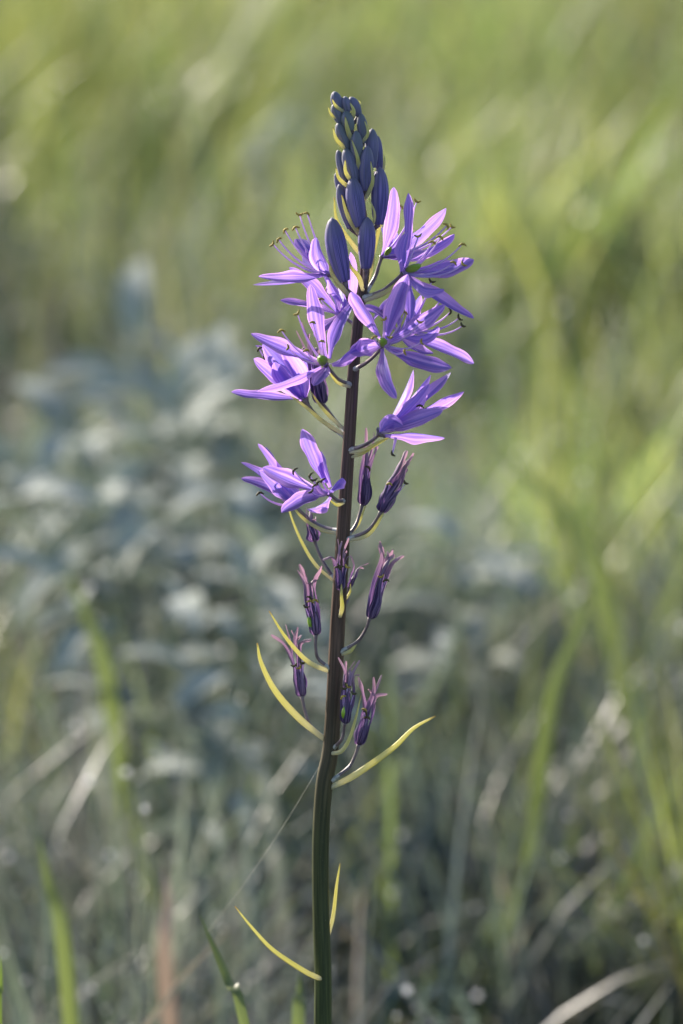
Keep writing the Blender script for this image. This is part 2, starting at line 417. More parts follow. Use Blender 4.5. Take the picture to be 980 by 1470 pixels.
PAL = np.array([[0.195, 0.225, 0.090], [0.110, 0.155, 0.060], [0.085, 0.112, 0.112], [0.130, 0.152, 0.172], [0.25, 0.225, 0.185], [0.26, 0.258, 0.285]])
def scatter(y0, y1, dens, hscale, wscale, nseg, side):
    parts = []
    ymid = np.arange(y0, y1, 0.25)
    for ya in ymid:
        half = side(ya + 0.125); n = int(dens * 0.25 * 2 * half)
        x = rng.uniform(-half, half, n); y = rng.uniform(ya, ya + 0.25, n)
        # tufts: pull blades towards clump centres
        cl = vnoise(x * 9 + 3, y * 9 + 40)
        keep = rng.random(n) < np.clip(2.4 * cl - 0.50, 0.03, 1); x, y = x[keep], y[keep]; n = len(x)
        hn = vnoise(x * 2.3 + 11, y * 2.3 + 5)
        h = hscale * (0.42 + 1.0 * hn) * rng.lognormal(0, 0.28, n) * 0.20
        h = np.clip(h, 0.04, 0.34)
        near = y < 0.22
        h[near] = np.minimum(h[near], 0.22); h[(y >= 0.22) & (y < 0.6)] = np.minimum(h[(y >= 0.22) & (y < 0.6)], 0.27)
        wd = wscale * (0.0022 + 0.0045 * rng.random(n) ** 2)
        lean = np.abs(rng.normal(0.12, 0.18, n)); bend = np.abs(rng.normal(0.9, 0.8, n))
        a = vnoise(x * 1.6 + 21, y * 1.6 + 9); tf = np.clip((vnoise(x * 5.0 + 7, y * 2.6 + 13) - 0.58) / 0.14, 0, 1) * np.clip(0.25 + (y - 0.4) * 0.8, 0.25, 1); b = vnoise(x * 3.1 + 31, y * 2.2 + 17)
        u = rng.random(n)
        # kinds: fresh yellow green, green, blue green and glaucous (partly painted shade), straw, grey dead
        near_shade_glauc = np.clip(1.45 - y * 0.36 - 0.55 * np.clip(x / (0.14 * (y + 2)), -0.8, 1) * np.clip(y, 0, 1), 0.12, 1.3)  # bluer blades near and left paint skylit shade; yellow-green to the right paints sunlight
        k = np.where(u < 0.06, 4, np.where(u < 0.06 + 0.20 * np.clip(1.4 - 0.2 * y, 0.5, 1), 5, np.where(rng.random(n) < near_shade_glauc * (0.5 + 0.8 * (1 - a)) * (1 - 0.85 * tf), np.where(rng.random(n) < 0.5, 2, 3), np.where(rng.random(n) < 0.35 + 0.6 * b, 0, 1))))
        c = 1.12 * PAL[k] * rng.lognormal(0, 0.26, (n, 1)) * rng.lognormal(0, 0.06, (n, 3)) * (0.50 + 1.0 * vnoise(x * 6.0 + 2, y * 3.2 + 50))[:, None]
        dead = k >= 4
        fresh = (k < 2) & (tf > 0.5); h[fresh] *= 1.35; wd[fresh] *= 1.4; h = np.where(y < 0.6, np.minimum(h, 0.24), h); h = np.where((y < 2.6), np.minimum(h, 0.26), h)
        bend[dead] += rng.uniform(0.3, 1.3, dead.sum()); wd[dead] *= 0.6; c[dead] *= np.where(y < 0.7, 0.72, 1.0)[dead][:, None]; h[dead] *= rng.uniform(0.45, 0.8, dead.sum())  # dead blades near the stalk coloured darker as painted shade
        parts.append(grass_blades(x, y, h, wd, lean, bend, nseg, np.clip(c, 0.01, 0.6)))
    return parts

def dew_drops(parts, n, nseg):
    tips = np.concatenate([v.reshape(-1, 2 * nseg + 1, 3)[:, -1] for v, q, t, c in parts])
    ok = (tips[:, 1] > 0.25) & (tips[:, 1] < 2.9) & (tips[:, 2] > 0.07) & (np.abs(tips[:, 0]) < 0.35 + 0.22 * tips[:, 1])
    tips = tips[ok]; tips = tips[rng.choice(len(tips), n, replace=False)]
    t = (1 + 5 ** 0.5) / 2
    iv = np.array([(-1, t, 0), (1, t, 0), (-1, -t, 0), (1, -t, 0), (0, -1, t), (0, 1, t), (0, -1, -t), (0, 1, -t), (t, 0, -1), (t, 0, 1), (-t, 0, -1), (-t, 0, 1)]) / math.sqrt(1 + t * t)
    fi = np.array([(0, 11, 5), (0, 5, 1), (0, 1, 7), (0, 7, 10), (0, 10, 11), (1, 5, 9), (5, 11, 4), (11, 10, 2), (10, 7, 6), (7, 1, 8), (3, 9, 4), (3, 4, 2), (3, 2, 6), (3, 6, 8), (3, 8, 9), (4, 9, 5), (2, 4, 11), (6, 2, 10), (8, 6, 7), (9, 8, 1)])
    rad = 0.0008 + 0.0014 * rng.random(n) ** 2
    V = (tips[:, None, :] + iv[None] * rad[:, None, None]).reshape(-1, 3)
    T = (fi[None] + (np.arange(n) * 12)[:, None, None]).reshape(-1, 3)
    o = big_mesh('dewdrops', [(V, np.zeros((0, 4), int), T, np.ones((len(V), 3)))], M['dew'])
    tag(o, 'tiny drops of dew on the tips of the grass, white in place of glints', 'dew', kind='stuff')

g1 = scatter(-0.3, 3.0, 13000, 0.66, 0.9, 5, lambda y: 0.55 + 0.26 * max(y, 0))
gp = g1 + scatter(3.0, 6.5, 5000, 0.75, 1.0, 5, lambda y: 0.62 + 0.26 * y) \
   + scatter(6.5, 13.0, 1000, 1.15, 1.8, 4, lambda y: 1.0 + 0.30 * y)
dew_drops(g1, 1300, 5)
grass = big_mesh('grass', gp, M['grass'])
tag(grass, 'tangled green and straw coloured meadow grass filling the ground', 'grass', kind='stuff')

# ------------------------------------------------------------------ the flower stalk
STEM = [(467, 1560), (463, 1470), (463, 1400), (460, 1300), (460, 1200), (465, 1125), (474, 1075), (479, 1000), (484, 900), (490, 800),
        (496, 700), (502, 610), (508, 520), (516, 440), (523, 390), (524, 340), (519, 290), (513, 240), (506, 195), (497, 160), (488, 140)]
stem_w = spline([(y,  w) for y, w in ((1560, 27), (1400, 25), (1200, 24.5), (1120, 25), (1060, 23.5), (900, 22), (760, 20), (640, 18), (500, 16.5), (390, 14), (300, 10), (220, 8), (140, 5))], 80)
def stem_rad(py):
    ys = [s[0] for s in stem_w][::-1]; ws = [s[1] for s in stem_w][::-1]
    return float(np.interp(py, ys, ws)) * 0.5 * 0.00025
def stem_x(py):
    s = SX; return float(np.interp(py, [p[1] for p in s][::-1], [p[0] for p in s][::-1]))
SX = spline(STEM, 240)

low = P(467, 1560)
base = Vector((low.x + 0.004, low.y - 0.018, 0.0))
plant = empty('camas_plant', base)
tag(plant, 'tall violet flower spike with buds at its tip and withered blooms lower down', 'flower')

def make_stem():
    mb = MB()
    pts = [Vector((base.x, base.y, -0.03)), base.copy(), base.lerp(low, 0.5)]
    up = [P(x, y) for x, y in [(p[0], p[1]) for p in spline(STEM, 110)]]
    pys = [1700, 1690, 1620] + [p[1] for p in spline(STEM, 110)]
    pts += up
    V = []
    n = len(pts)
    lens = [0]
    for a, b in zip(pts, pts[1:]): lens.append(lens[-1] + (b - a).length)
    tube(mb, pts, lambda t: stem_rad(pys[min(int(round(t * (n - 1))), n - 1)]), k=16, ridges=5, ramp=0.035)
    # true-length v coordinate: 0 at the foot of the picture, 1 at the tip
    vb = lens[3]; tot = lens[-1] - vb
    for i in range(n):
        for j in range(16): mb.uv[i * 16 + j] = (j / 16, (lens[i] - vb) / tot)
    return build('stem', mb, M['stem'], plant, base)
stem = make_stem()

# ---- petals
def petal(parent, b, m, t, wimg, wtrue=26, roll=1, cup=0.42, n=20, k=7, name='petal', material=None, profile=None, ripple=1.7, tipd=None):
    """b, m, t: (px,py,mm) base, middle, tip. wimg: width across as seen; the roll about the spine follows from it."""
    pts = bez3(P(*b), P(*m), P(*t), n)
    wimg = wimg * 0.97; wtrue = max(wtrue, wimg); ro = math.acos(min(1, wimg / wtrue)) * roll
    mb = MB(); V = []; U = []; F = []
    us = random.uniform(0.48, 0.60); pw = random.uniform(1.5, 2.0); cup = cup * random.uniform(0.7, 1.7)
    ph = random.uniform(0, 6.28); tw = random.uniform(-0.25, 0.25); side0 = None
    fr = frames(pts)
    for i, p in enumerate(pts):
        u = i / n; T = fr[i][0]
        v = (CAM - p).normalized(); nn = v - T * v.dot(T)
        nn = nn.normalized() if nn.length > 0.12 else fr[i][1]
        nn = Matrix.Rotation(ro + tw * (u - 0.3), 3, T) @ nn
        S = T.cross(nn)
        if side0 is not None and S.dot(side0) < 0: S = -S; nn = -nn
        side0 = S
        if profile: pr = profile(u)
        else:
            e = min(1, u / 0.52); pr = 0.27 + 0.73 * e * e * (3 - 2 * e)
            if u > us: pr *= 0.06 + 0.94 * max(0.0, 1 - ((u - us) / (1 - us)) ** pw) ** 0.62
        hw = wtrue * 0.5 * 0.00025 * pr
        for j in range(k):
            s = -1 + 2 * j / (k - 1)
            lift = cup * hw * (s * s) * (1.25 - 0.7 * u) - 0.14 * hw * math.exp(-(s / 0.2) ** 2)
            lift += ripple * 0.07 * hw * abs(s) ** 2 * math.sin(ph + u * 11 + s * 1.4)
            edge = 1 + ripple * 0.045 * math.sin(ph * 2 + u * 17 + (5 if s > 0 else 0)) * abs(s)
            V.append(p + S * (s * hw * edge) + nn * lift); U.append((j / (k - 1), u))
    for i in range(n):
        for j in range(k - 1):
            a = i * k + j; F.append((a, a + 1, a + k + 1, a + k))
    mb.add(V, F, U)
    return build(name, mb, material or M['petal'], parent, pts[0])

def stamen(parent, b, t, old=False, alen=10, bow=0.12, fw=3.6, anther=True):
    """Curved filament from b to t with a hooked anther across its end."""
    B, T = P(*b), P(*t); d = T - B
    mid = B.lerp(T, 0.55) - Vector((0, 0, 1)) * d.length * bow * (1 if abs(d.x) > abs(d.z) * 0.4 else 0.3)
    pts = bez3(B, mid, T, 10)
    mb = MB(); r = fw * 0.5 * 0.00025
    tube(mb, pts, lambda u: r * (1.25 - 0.75 * u), k=6, mi=0)
    if anther:
        dr = (pts[-1] - pts[-3]).normalized(); view = (CAM - T).normalized()
        sd_ = dr.cross(view).normalized(); a = random.uniform(-0.9, 0.9)
        ax = (sd_ * math.cos(a) + dr * math.sin(a)).normalized(); nr = (dr - ax * dr.dot(ax)).normalized()
        al = alen * 0.00025 * random.uniform(0.85, 1.15); cv = random.choice((-1, 1)) * 0.32
        ap = [T + ax * (al * (s - 0.5)) + nr * (cv * al * (1 - (2 * s - 1) ** 2) - cv * al * 0.9) + dr * 0.0002 for s in [i / 7 for i in range(8)]]
        tube(mb, ap, lambda u: 0.00041 * (0.55 + 0.6 * math.sin(math.pi * u)) * (1 + 0.15 * math.sin(u * 19)), k=6, mi=1)
    return build('stamen', mb, [M['filament'], M['anther_old'] if old else M['anther']], parent, B)

def spindle(mb, a, b, w, prof, k=12, n=12, lobes=0, amp=0.0, mi=0, bow=0.0):
    pts = [Vector(a).lerp(Vector(b), i / n) for i in range(n + 1)]
    if bow:
        ax = (Vector(b) - Vector(a)); sd_ = ax.cross(CAM - Vector(a)).normalized()
        pts = [p + sd_ * (bow * ax.length * math.sin(math.pi * i / n)) for i, p in enumerate(pts)]
    tube(mb, pts, lambda u: max(0.00003, prof(u)) * w * 0.5 * 0.00025, k=k, ridges=lobes, ramp=amp, mi=mi)

def ovary(parent, a, b, w):
    mb = MB(); spindle(mb, P(*a), P(*b), w, lambda u: math.sin(math.pi * (0.08 + 0.86 * u)) ** 0.6, 12, 10, 3, 0.08)
    return build('ovary', mb, M['ovary'], parent, P(*a))

def flower_body(name, ped, w0=6.5, w1=5.0, knob=9, pale=True):
    """Flower stalk with the swollen receptacle at its end: the mesh that carries the petals."""
    sx_ = stem_x(ped[0][1]); fx = 0.45 if abs(ped[0][0] - sx_) < 27 else 1.0
    ped = [(sx_ + fx * (ped[0][0] - sx_), ped[0][1], max(-1.2, min(1.2, ped[0][2])))] + list(ped[1:])
    mb = MB(); pts = [P(*p) for p in spline(ped, 14)]
    tube(mb, pts, lambda u: (w0 + (w1 - w0) * min(1, u * 1.6) + (knob - w1) * max(0, (u - 0.86) / 0.14) ** 1.6) * 0.5 * 0.00025, k=8)
    if pale: tube(mb, [pts[0], pts[0].lerp(pts[1], 0.5), pts[1], pts[2], pts[3]], lambda u: (w0 * (1.45 - 0.62 * u ** 0.7)) * 0.5 * 0.00025, k=8, mi=1)
    return build(name, mb, [M['pedicel'], M['pedicel_pale']], plant, pts[0])

def bract(pts, w=9, name='bract', flat=0.62, parent=None):
    w *= 0.86 if pts[0][1] < 470 else 0.70
    sx_ = stem_x(pts[0][1])
    if abs(pts[0][0] - sx_) < 27: pts = [(sx_ + 0.45 * (pts[0][0] - sx_), *pts[0][1:])] + list(pts[1:])
    pts = [(pts[0][0], pts[0][1], pts[0][2] * 0.6)] + list(pts[1:])
    mb = MB(); q = [P(*p) for p in spline(pts, 20)]
    tube(mb, q, lambda u: w * 0.5 * 0.00025 * min(1.0, 0.72 + 1.2 * u) * (1 - 0.80 * max(0, (u - 0.25) / 0.75) ** 1.7), k=8, flat=flat)
    return build(name, mb, M['bract'], parent or plant, q[0])

LEN = 118
def flower(ped, d, petals, stamens=(), ov=None, old=False, c=None, knob=9, w0=6.5, w1=5.0, label=None, st_old=None):
    """petals: ((bx,by)|None, (mx,my), (tx,ty), seen width, depth sign, roll sign[, true length])"""
    body = flower_body('flower', ped, w0, w1, knob)
    if label: body['label'] = label
    cx, cy = c or ped[-1][:2]
    for q in petals:
        b0, m0, t0, wi, sg, rl = q[:6]; Lp = q[6] if len(q) > 6 else LEN
        b0 = b0 or (cx, cy)
        arc = math.hypot(m0[0] - b0[0], m0[1] - b0[1]) + math.hypot(t0[0] - m0[0], t0[1] - m0[1])
        dd = sg * math.sqrt(max(0, Lp * Lp - arc * arc)) * 0.25
        petal(body, (*b0, d), (*m0, d + 0.52 * dd - 1.2), (*t0, d + dd), wi, roll=rl)
    for s in stamens:
        b_ = s[3] if len(s) > 3 else (cx, cy)
        stamen(body, (*b_, d - 0.5), (s[0], s[1], d + s[2]), old=old if st_old is None else st_old)
    if ov: ovary(body, *ov)
    return body

# open flowers ------------------------------------------------------
# upper left flower, seen from the side, long stamens
flower([(515, 432, 1), (497, 415, 3), (482, 401, 5), (472, 394, 6)], 6, [
    (None, (424, 402), (371, 397), 17, -1, 1), (None, (420, 405), (363, 409), 8, 1, 1),
    (None, (458, 371), (454, 341), 24, -1, -1, 80), (None, (443, 366), (425, 343), 22, 1, 1, 85),
    (None, (447, 372), (436, 352), 14, 1, -1, 80), ((470, 396), (484, 420), (494, 440), 9, 1, 1, 90)],
    [(392, 351, -4), (400, 344, 2), (409, 331, 5), (424, 327, 8), (430, 309, 3), (441, 307, -3)])
# left flower behind, half hidden
flower([(520, 472, 4), (508, 466, 10), (496, 457, 14), (487, 452, 16)], 16, [
    (None, (452, 417), (415, 384), 17, 0, 1), (None, (446, 441), (402, 431), 9, 0, 1),
    (None, (476, 421), (465, 398), 7, 1, 1, 80), (None, (500, 418), (503, 362), 19, 0, 1), 
    (None, (494, 424), (488, 398), 10, 1, -1, 90), (None, (470, 470), (452, 484), 16, -1, 1, 70)],
    [(470, 415, 3), (460, 430, -3)])
# upper right flower at the back
flower([(533, 420, 4), (538, 398, 6), (544, 380, 7), (548, 368, 8)], 8, [
    (None, (560, 318), (565, 269), 22, 0, 1), (None, (598, 338), (640, 299), 21, 0, 1),
    (None, (606, 362), (652, 336), 14, -1, 1), (None, (562, 352), (571, 338), 14, 1, 1, 90),
    ((552, 370), (585, 372), (612, 361), 11, -1, -1, 100), (None, (552, 345), (546, 326), 10, 1, 1, 70)],
    [(598, 290, -2), (641, 324, -4), (575, 297, 6), (648, 326, 0)], ov=((553, 366, 2), (561, 355, 0), 8))
# right flower turned away
flower([(530, 428, -3), (548, 418, -6), (563, 406, -9), (579, 392, -11)], -11, [
    (None, (583, 330), (586, 277), 13, 0, 1), (None, (581, 362), (586, 334), 17, -1, -1, 78),
    ((586, 390), (636, 388), (680, 373), 26, 0, -1), ((586, 393), (606, 412), (637, 415), 13, -1, 1),
    ((586, 396), (630, 430), (680, 457), 17, -1, -1, 116), ((586, 396), (591, 430), (588, 468), 15, 0, 1)],
    [(620, 348, -4), (663, 351, -3), (632, 341, -5), (651, 377, -7), (664, 380, -9), (600, 340, -3)],
    ov=((583, 388, -12), (603, 381, -16), 12), w0=8)
# flower behind, right of the stalk
flower([(517, 495, -2), (535, 492, -3), (555, 488, -4), (572, 480, -5)], -5, [
    (None, (634, 502), (680, 522), 17, 0, -1), (None, (606, 482), (628, 468), 16, -1, 1, 90),
    (None, (588, 450), (604, 424), 14, 0, 1), (None, (560, 440), (532, 466), 10, 1, 1, 110),
    (None, (535, 447), (512, 460), 10, 1, 1, 110), (None, (592, 500), (622, 507), 12, 0, -1)],
    [(619, 405, 0, (585, 470)), (636, 424, -3, (585, 473)), (658, 457, -5, (590, 474)), (663, 468, -6, (590, 476)), (646, 448, -2, (588, 474))], st_old=True)
# the big flower that faces the camera, right of the stalk
flower([(511, 530, -3), (525, 521, -9), (540, 508, -16), (550, 494, -20)], -20, [
    ((553, 487), (566, 440), (585, 394), 28, -1, 1), ((547, 486), (522, 448), (504, 419), 19, -1, -1, 104),
    ((544, 496), (522, 500), (502, 507), 27, -1, 1, 72), ((550, 500), (553, 536), (569, 572), 20, -1, 1, 96),
    ((555, 499), (603, 521), (648, 528), 23, -1, -1), ((556, 490), (600, 463), (638, 437), 23, -1, 1)],
    [(552, 459, -9), (581, 449, -8), (602, 463, -12), (580, 505, -14), (537, 484, -12), (560, 485, -14), (604, 491, -13)],
    ov=((550, 494, -22), (548, 488, -27), 13), knob=10)
# flower with a green ovary left of the stalk
flower([(498, 552, -3), (486, 545, -9), (476, 534, -14), (467, 523, -17)], -17, [
    ((467, 515), (451, 460), (445, 408), 23, 0, 1), ((474, 515), (485, 476), (507, 435), 19, 0, -1),
    ((475, 522), (494, 512), (517, 487), 15, -1, 1, 92), ((458, 520), (408, 503), (360, 479), 21, 0, 1),
    ((460, 526), (420, 544), (368, 562), 14, 0, -1), ((469, 527), (462, 541), (450, 554), 19, -1, 1, 75)],
    [(427, 451, -8), (449, 463, -10), (404, 475, -8), (414, 499, -9), (440, 503, -12), (462, 490, -12)],
    ov=((464, 520, -18), (461, 514, -26), 15), knob=10)
# half closed flower low on the left, showing its outside
flower([(490, 627, 1), (470, 610, 4), (452, 594, 7), (436, 573, 8)], 8, [
    ((432, 572), (380, 571), (332, 563), 15, -1, 1), (None, (394, 541), (364, 515), 21, -1, 1, 105),
    (None, (408, 530), (377, 494), 25, -1, -1, 105), (None, (404, 524), (366, 496), 12, 0, 1, 104),
    (None, (428, 535), (402, 497), 26, -1, 1, 106), ((437, 570), (440, 535), (436, 500), 14, 0, 1, 100),
    ((434, 574), (410, 548), (394, 520), 26, -1, -1, 92)],
    [(372, 501, -4), (380, 512, -6)], st_old=True, knob=16)
# lower left flower with a petal standing up
flower([(492, 719, -3), (485, 719, -8), (478, 714, -13), (472, 707, -16)], -16, [
    ((466, 693), (446, 655), (434, 616), 22, 0, 1), ((476, 699), (468, 672), (461, 648), 16, 0, -1, 80),
    ((473, 708), (480, 698), (491, 686), 12, -1, 1, 60), ((458, 705), (414, 690), (377, 671), 24, 0, 1),
    ((468, 709), (434, 720), (404, 736), 21, -1, 1), ((473, 712), (460, 726), (441, 731), 11, 0, -1, 60)],
    [(445, 683, -8), (422, 676, -6), (450, 690, -10), (447, 706, -11), (456, 693, -12), (452, 697, -13), (462, 690, -10)], st_old=True, knob=13)
# closing flower beside it
flower([(483, 762, 1), (464, 757, 5), (444, 745, 8), (421, 726, 8)], 8, [
    (None, (390, 702), (346, 687), 17, 0, 1, 100), (None, (385, 690), (346, 664), 12, 0, 1, 100),
    (None, (396, 678), (370, 637), 12, 0, 1, 100), (None, (402, 676), (381, 641), 10, 1, -1, 100),
    (None, (420, 710), (401, 694), 18, -1, 1, 60), (None, (396, 700), (372, 676), 22, -1, 1, 92)],
    [(373, 708, -4), (380, 684, -5), (376, 681, 0)], st_old=True, knob=14)
# closing flower right of the stalk
flower([(504, 646, -3), (520, 640, -6), (534, 632, -9), (547, 621, -11)], -11, [
    ((550, 618), (575, 575), (593, 531), 11, 1, 1), ((555, 614), (587, 577), (618, 538), 12, 0, 1),
    ((556, 612), (586, 585), (616, 551), 22, -1, 1, 100), ((562, 610), (606, 576), (647, 535), 16, 0, -1, 128),
    ((560, 614), (612, 588), (666, 562), 17, 0, 1, 124), ((552, 620), (592, 604), (635, 590), 24, -1, -1),
    ((552, 624), (594, 624), (638, 629), 15, 0, 1), ((546, 622), (560, 606), (578, 612), 24, -1, 1, 60)],
    [(603, 583, -10), (600, 590, -9), (606, 588, -8), (563, 651, -2, (568, 628))], st_old=True, knob=20)

# withered flowers ----------------------------------------------------
def withered(ped, d, tips, w=18, ov=None, lean=0.0, w0=6.0, w1=4.5, st=3, label=None):
    """Bundle of shrivelled petals rising from a swollen base; tips: (px,py,mm) each."""
    w *= 0.9
    body = flower_body('withered_flower', ped, w0, w1, 7)
    if label: body['label'] = label
    bx, by = ped[-1][:2]
    mx = sum(t[0] for t in tips) / len(tips); my = sum(t[1] for t in tips) / len(tips)
    ax = np.array([mx - bx, my - by]); Ln = np.linalg.norm(ax); ax = ax / Ln; sd_ = np.array([-ax[1], ax[0]])
    n = len(tips)
    order = sorted(range(n), key=lambda i: (tips[i][0] - bx) * sd_[0] + (tips[i][1] - by) * sd_[1])
    for rank, i in enumerate(order):
        tx, ty, td = tips[i]
        s = (rank + 0.5) / n * 2 - 1
        off = s * w * 0.44; dep = -math.sqrt(max(0, 1 - s * s)) * w * 0.5 * 0.25 * (1 if rank % 2 == 0 else -1)
        q = lambda f, o: (bx + ax[0] * Ln * f + sd_[0] * o, by + ax[1] * Ln * f + sd_[1] * o)
        p = [(bx, by, d), (*q(0.05, off * 0.72), d + dep * 0.7), (*q(0.24, off * 0.98), d + dep * 0.95), (*q(0.50, off * 0.92 + random.uniform(-3.0, 3.0)), d + dep * 0.8),
             ((q(0.78, off * 0.9)[0] * 0.6 + (q(0.78, 0)[0] * 0.3 + tx * 0.7) * 0.4 + random.uniform(-4, 4)), (q(0.78, off * 0.9)[1] * 0.8 + ty * 0.2), d + dep * 0.6 + td * 0.4), (tx, ty, d + td)]
        pts = [P(*x) for x in spline(p, 22)]
        mb = MB(); fr = frames(pts); V = []; U = []; F = []; k = 5
        tw = random.uniform(-3.2, 3.2); w_ = w * random.uniform(0.24, 0.50); fq = random.uniform(9, 20); ph = random.uniform(0, 6)
        for a, pt in enumerate(pts):
            u = a / 22; T, nn, S = fr[a]
            rot = Matrix.Rotation(tw * max(0, u - 0.25) + s * 0.9 * (1 - u), 3, T); nn = rot @ nn; S = rot @ S
            pr = (0.35 + 0.85 * math.sin(math.pi * min(1, u * 1.35 + 0.05)) ** 0.8) if u < 0.45 else (1.04 - 0.30 * (u - 0.45) / 0.55)
            pr *= 1 - max(0, (u - 0.92) / 0.08) ** 2 * 0.45
            hw = w_ * 0.5 * 0.00025 * max(pr, 0.22)
            for j in range(k):
                r_ = -1 + 2 * j / (k - 1)
                V.append(pt + S * (r_ * hw * (1 - 0.2 * u + 0.16 * math.sin(ph * 3 + fq * 1.7 * u)) + hw * 0.22 * math.sin(ph + fq * 0.6 * u)) + nn * (hw * (0.55 + 0.5 * u) * (1 - r_ * r_) * (1 if s < 2 else -1) + hw * 0.35 * math.sin(ph + fq * u + 2 * r_)))
                U.append((j / (k - 1), u))
        for a in range(22):
            for j in range(k - 1):
                e = a * k + j; F.append((e, e + 1, e + k + 1, e + k))
        mb.add(V, F, U); build('petal', mb, M['wither'], body, pts[0])
    if ov: ovary(body, *ov)
    core = MB(); spindle(core, P(bx, by, d), P(bx + ax[0] * Ln * 0.5, by + ax[1] * Ln * 0.5, d), w * 0.72, lambda u: math.sin(math.pi * (0.12 + 0.86 * u)) ** 0.7, 10, 10, 3, 0.12)
    build('ovary', core, M['ovary_old'], body, P(bx, by, d))
    for i in range(st):
        f = random.uniform(0.42, 0.62); o = random.uniform(-0.6, 0.6) * w
        stamen(body, (bx, by, d), (bx + ax[0] * Ln * f + sd_[0] * o, by + ax[1] * Ln * f + sd_[1] * o, d - w * 0.14), old=(i % 2 == 0), alen=9, fw=1.8, bow=0.05)
    return body

# closed flower behind the green-ovary flower
withered([(490, 622, 3), (480, 602, 6), (470, 588, 8), (462, 578, 9)], 9,
         [(433, 462, 1), (425, 475, 2), (444, 480, -1), (452, 500, 0), (436, 500, -2), (460, 505, 1)], w=27, st=0)
# slim one behind the right pedicel
withered([(504, 771, 1), (510, 755, 3), (516, 738, 5), (520, 724, 6)], 6,
         [(525, 614, 1), (537, 620, 2), (520, 640, 0), (540, 640, -1), (530, 632, -2)], w=21, st=1)
# right one, leaning out
withered([(506, 774, -3), (524, 764, -5), (536, 752, -6), (547, 734, -7)], -7,
         [(584, 647, 0), (593, 650, -2), (591, 657, 1), (588, 664, -2), (580, 660, 1), (585, 672, -1)], w=22, st=2)
# stub under the lower left flower
withered([(478, 836, 2), (467, 812, 5), (457, 792, 7), (451, 775, 8)], 8,
         [(436, 742, 0), (444, 735, 1), (452, 744, -1), (440, 728, 2)], w=20, st=0)
# small one in front of the stalk
withered([(491, 880, -4), (491, 868, -6), (490, 856, -7), (489, 846, -8)], -8,
         [(484, 774, 0), (491, 777, -1), (500, 772, 0), (463, 804, -3), (497, 790, 1), (506, 800, 0)], w=15, st=3)
# single petals behind the stalk
withered([(496, 875, 4), (498, 862, 5), (499, 852, 6), (500, 844, 7)], 7,
         [(529, 809, 0), (503, 797, 2), (522, 816, 2)], w=10, st=0)
# left, with green ovary
withered([(466, 960, -1), (457, 946, -1), (453, 930, -2), (453, 911, -2)], -2,
         [(429, 810, 0), (427, 818, -2), (435, 818, 1), (461, 812, -1), (440, 836, -3), (457, 830, 1)], w=20, st=4,
         ov=((447, 904, -3.0), (443, 884, -3.2), 8))
# right, with splayed tips
withered([(495, 936, -2), (512, 922, -3), (524, 905, -4), (531, 887, -5)], -5,
         [(546, 777, 0), (543, 782, 1), (563, 789, -1), (565, 796, 1), (580, 798, -2), (556, 792, 2)], w=20, st=2,
         ov=((534, 880, -6.2), (539, 865, -6.4), 7))
# left lower, with star-like tips
withered([(464, 1063, 0), (446, 1042, 2), (438, 1022, 3), (433, 999, 4)], 4,
         [(389, 911, -2), (410, 897, 1), (427, 900, 0), (447, 918, -1), (433, 912, 2), (418, 905, -2)], w=18, st=5)
# lower one in front of the stalk, with green ovary
withered([(482, 1075, -4), (490, 1062, -7), (493, 1050, -8), (495, 1038, -9)], -9,
         [(485, 944, 0), (496, 949, 1), (509, 950, -1), (516, 948, 1), (516, 968, -3), (502, 962, 1)], w=19, st=5,
         ov=((493, 1031, -10.6), (495, 1014, -10.8), 9))
# right lower, tips flaring
withered([(487, 1121, -1), (500, 1102, 0), (509, 1086, 1), (515, 1069, 1)], 1,
         [(536, 972, 0), (548, 969, 1), (556, 996, -2), (514, 972, 1), (528, 990, -1), (541, 985, 2)], w=18, st=3)

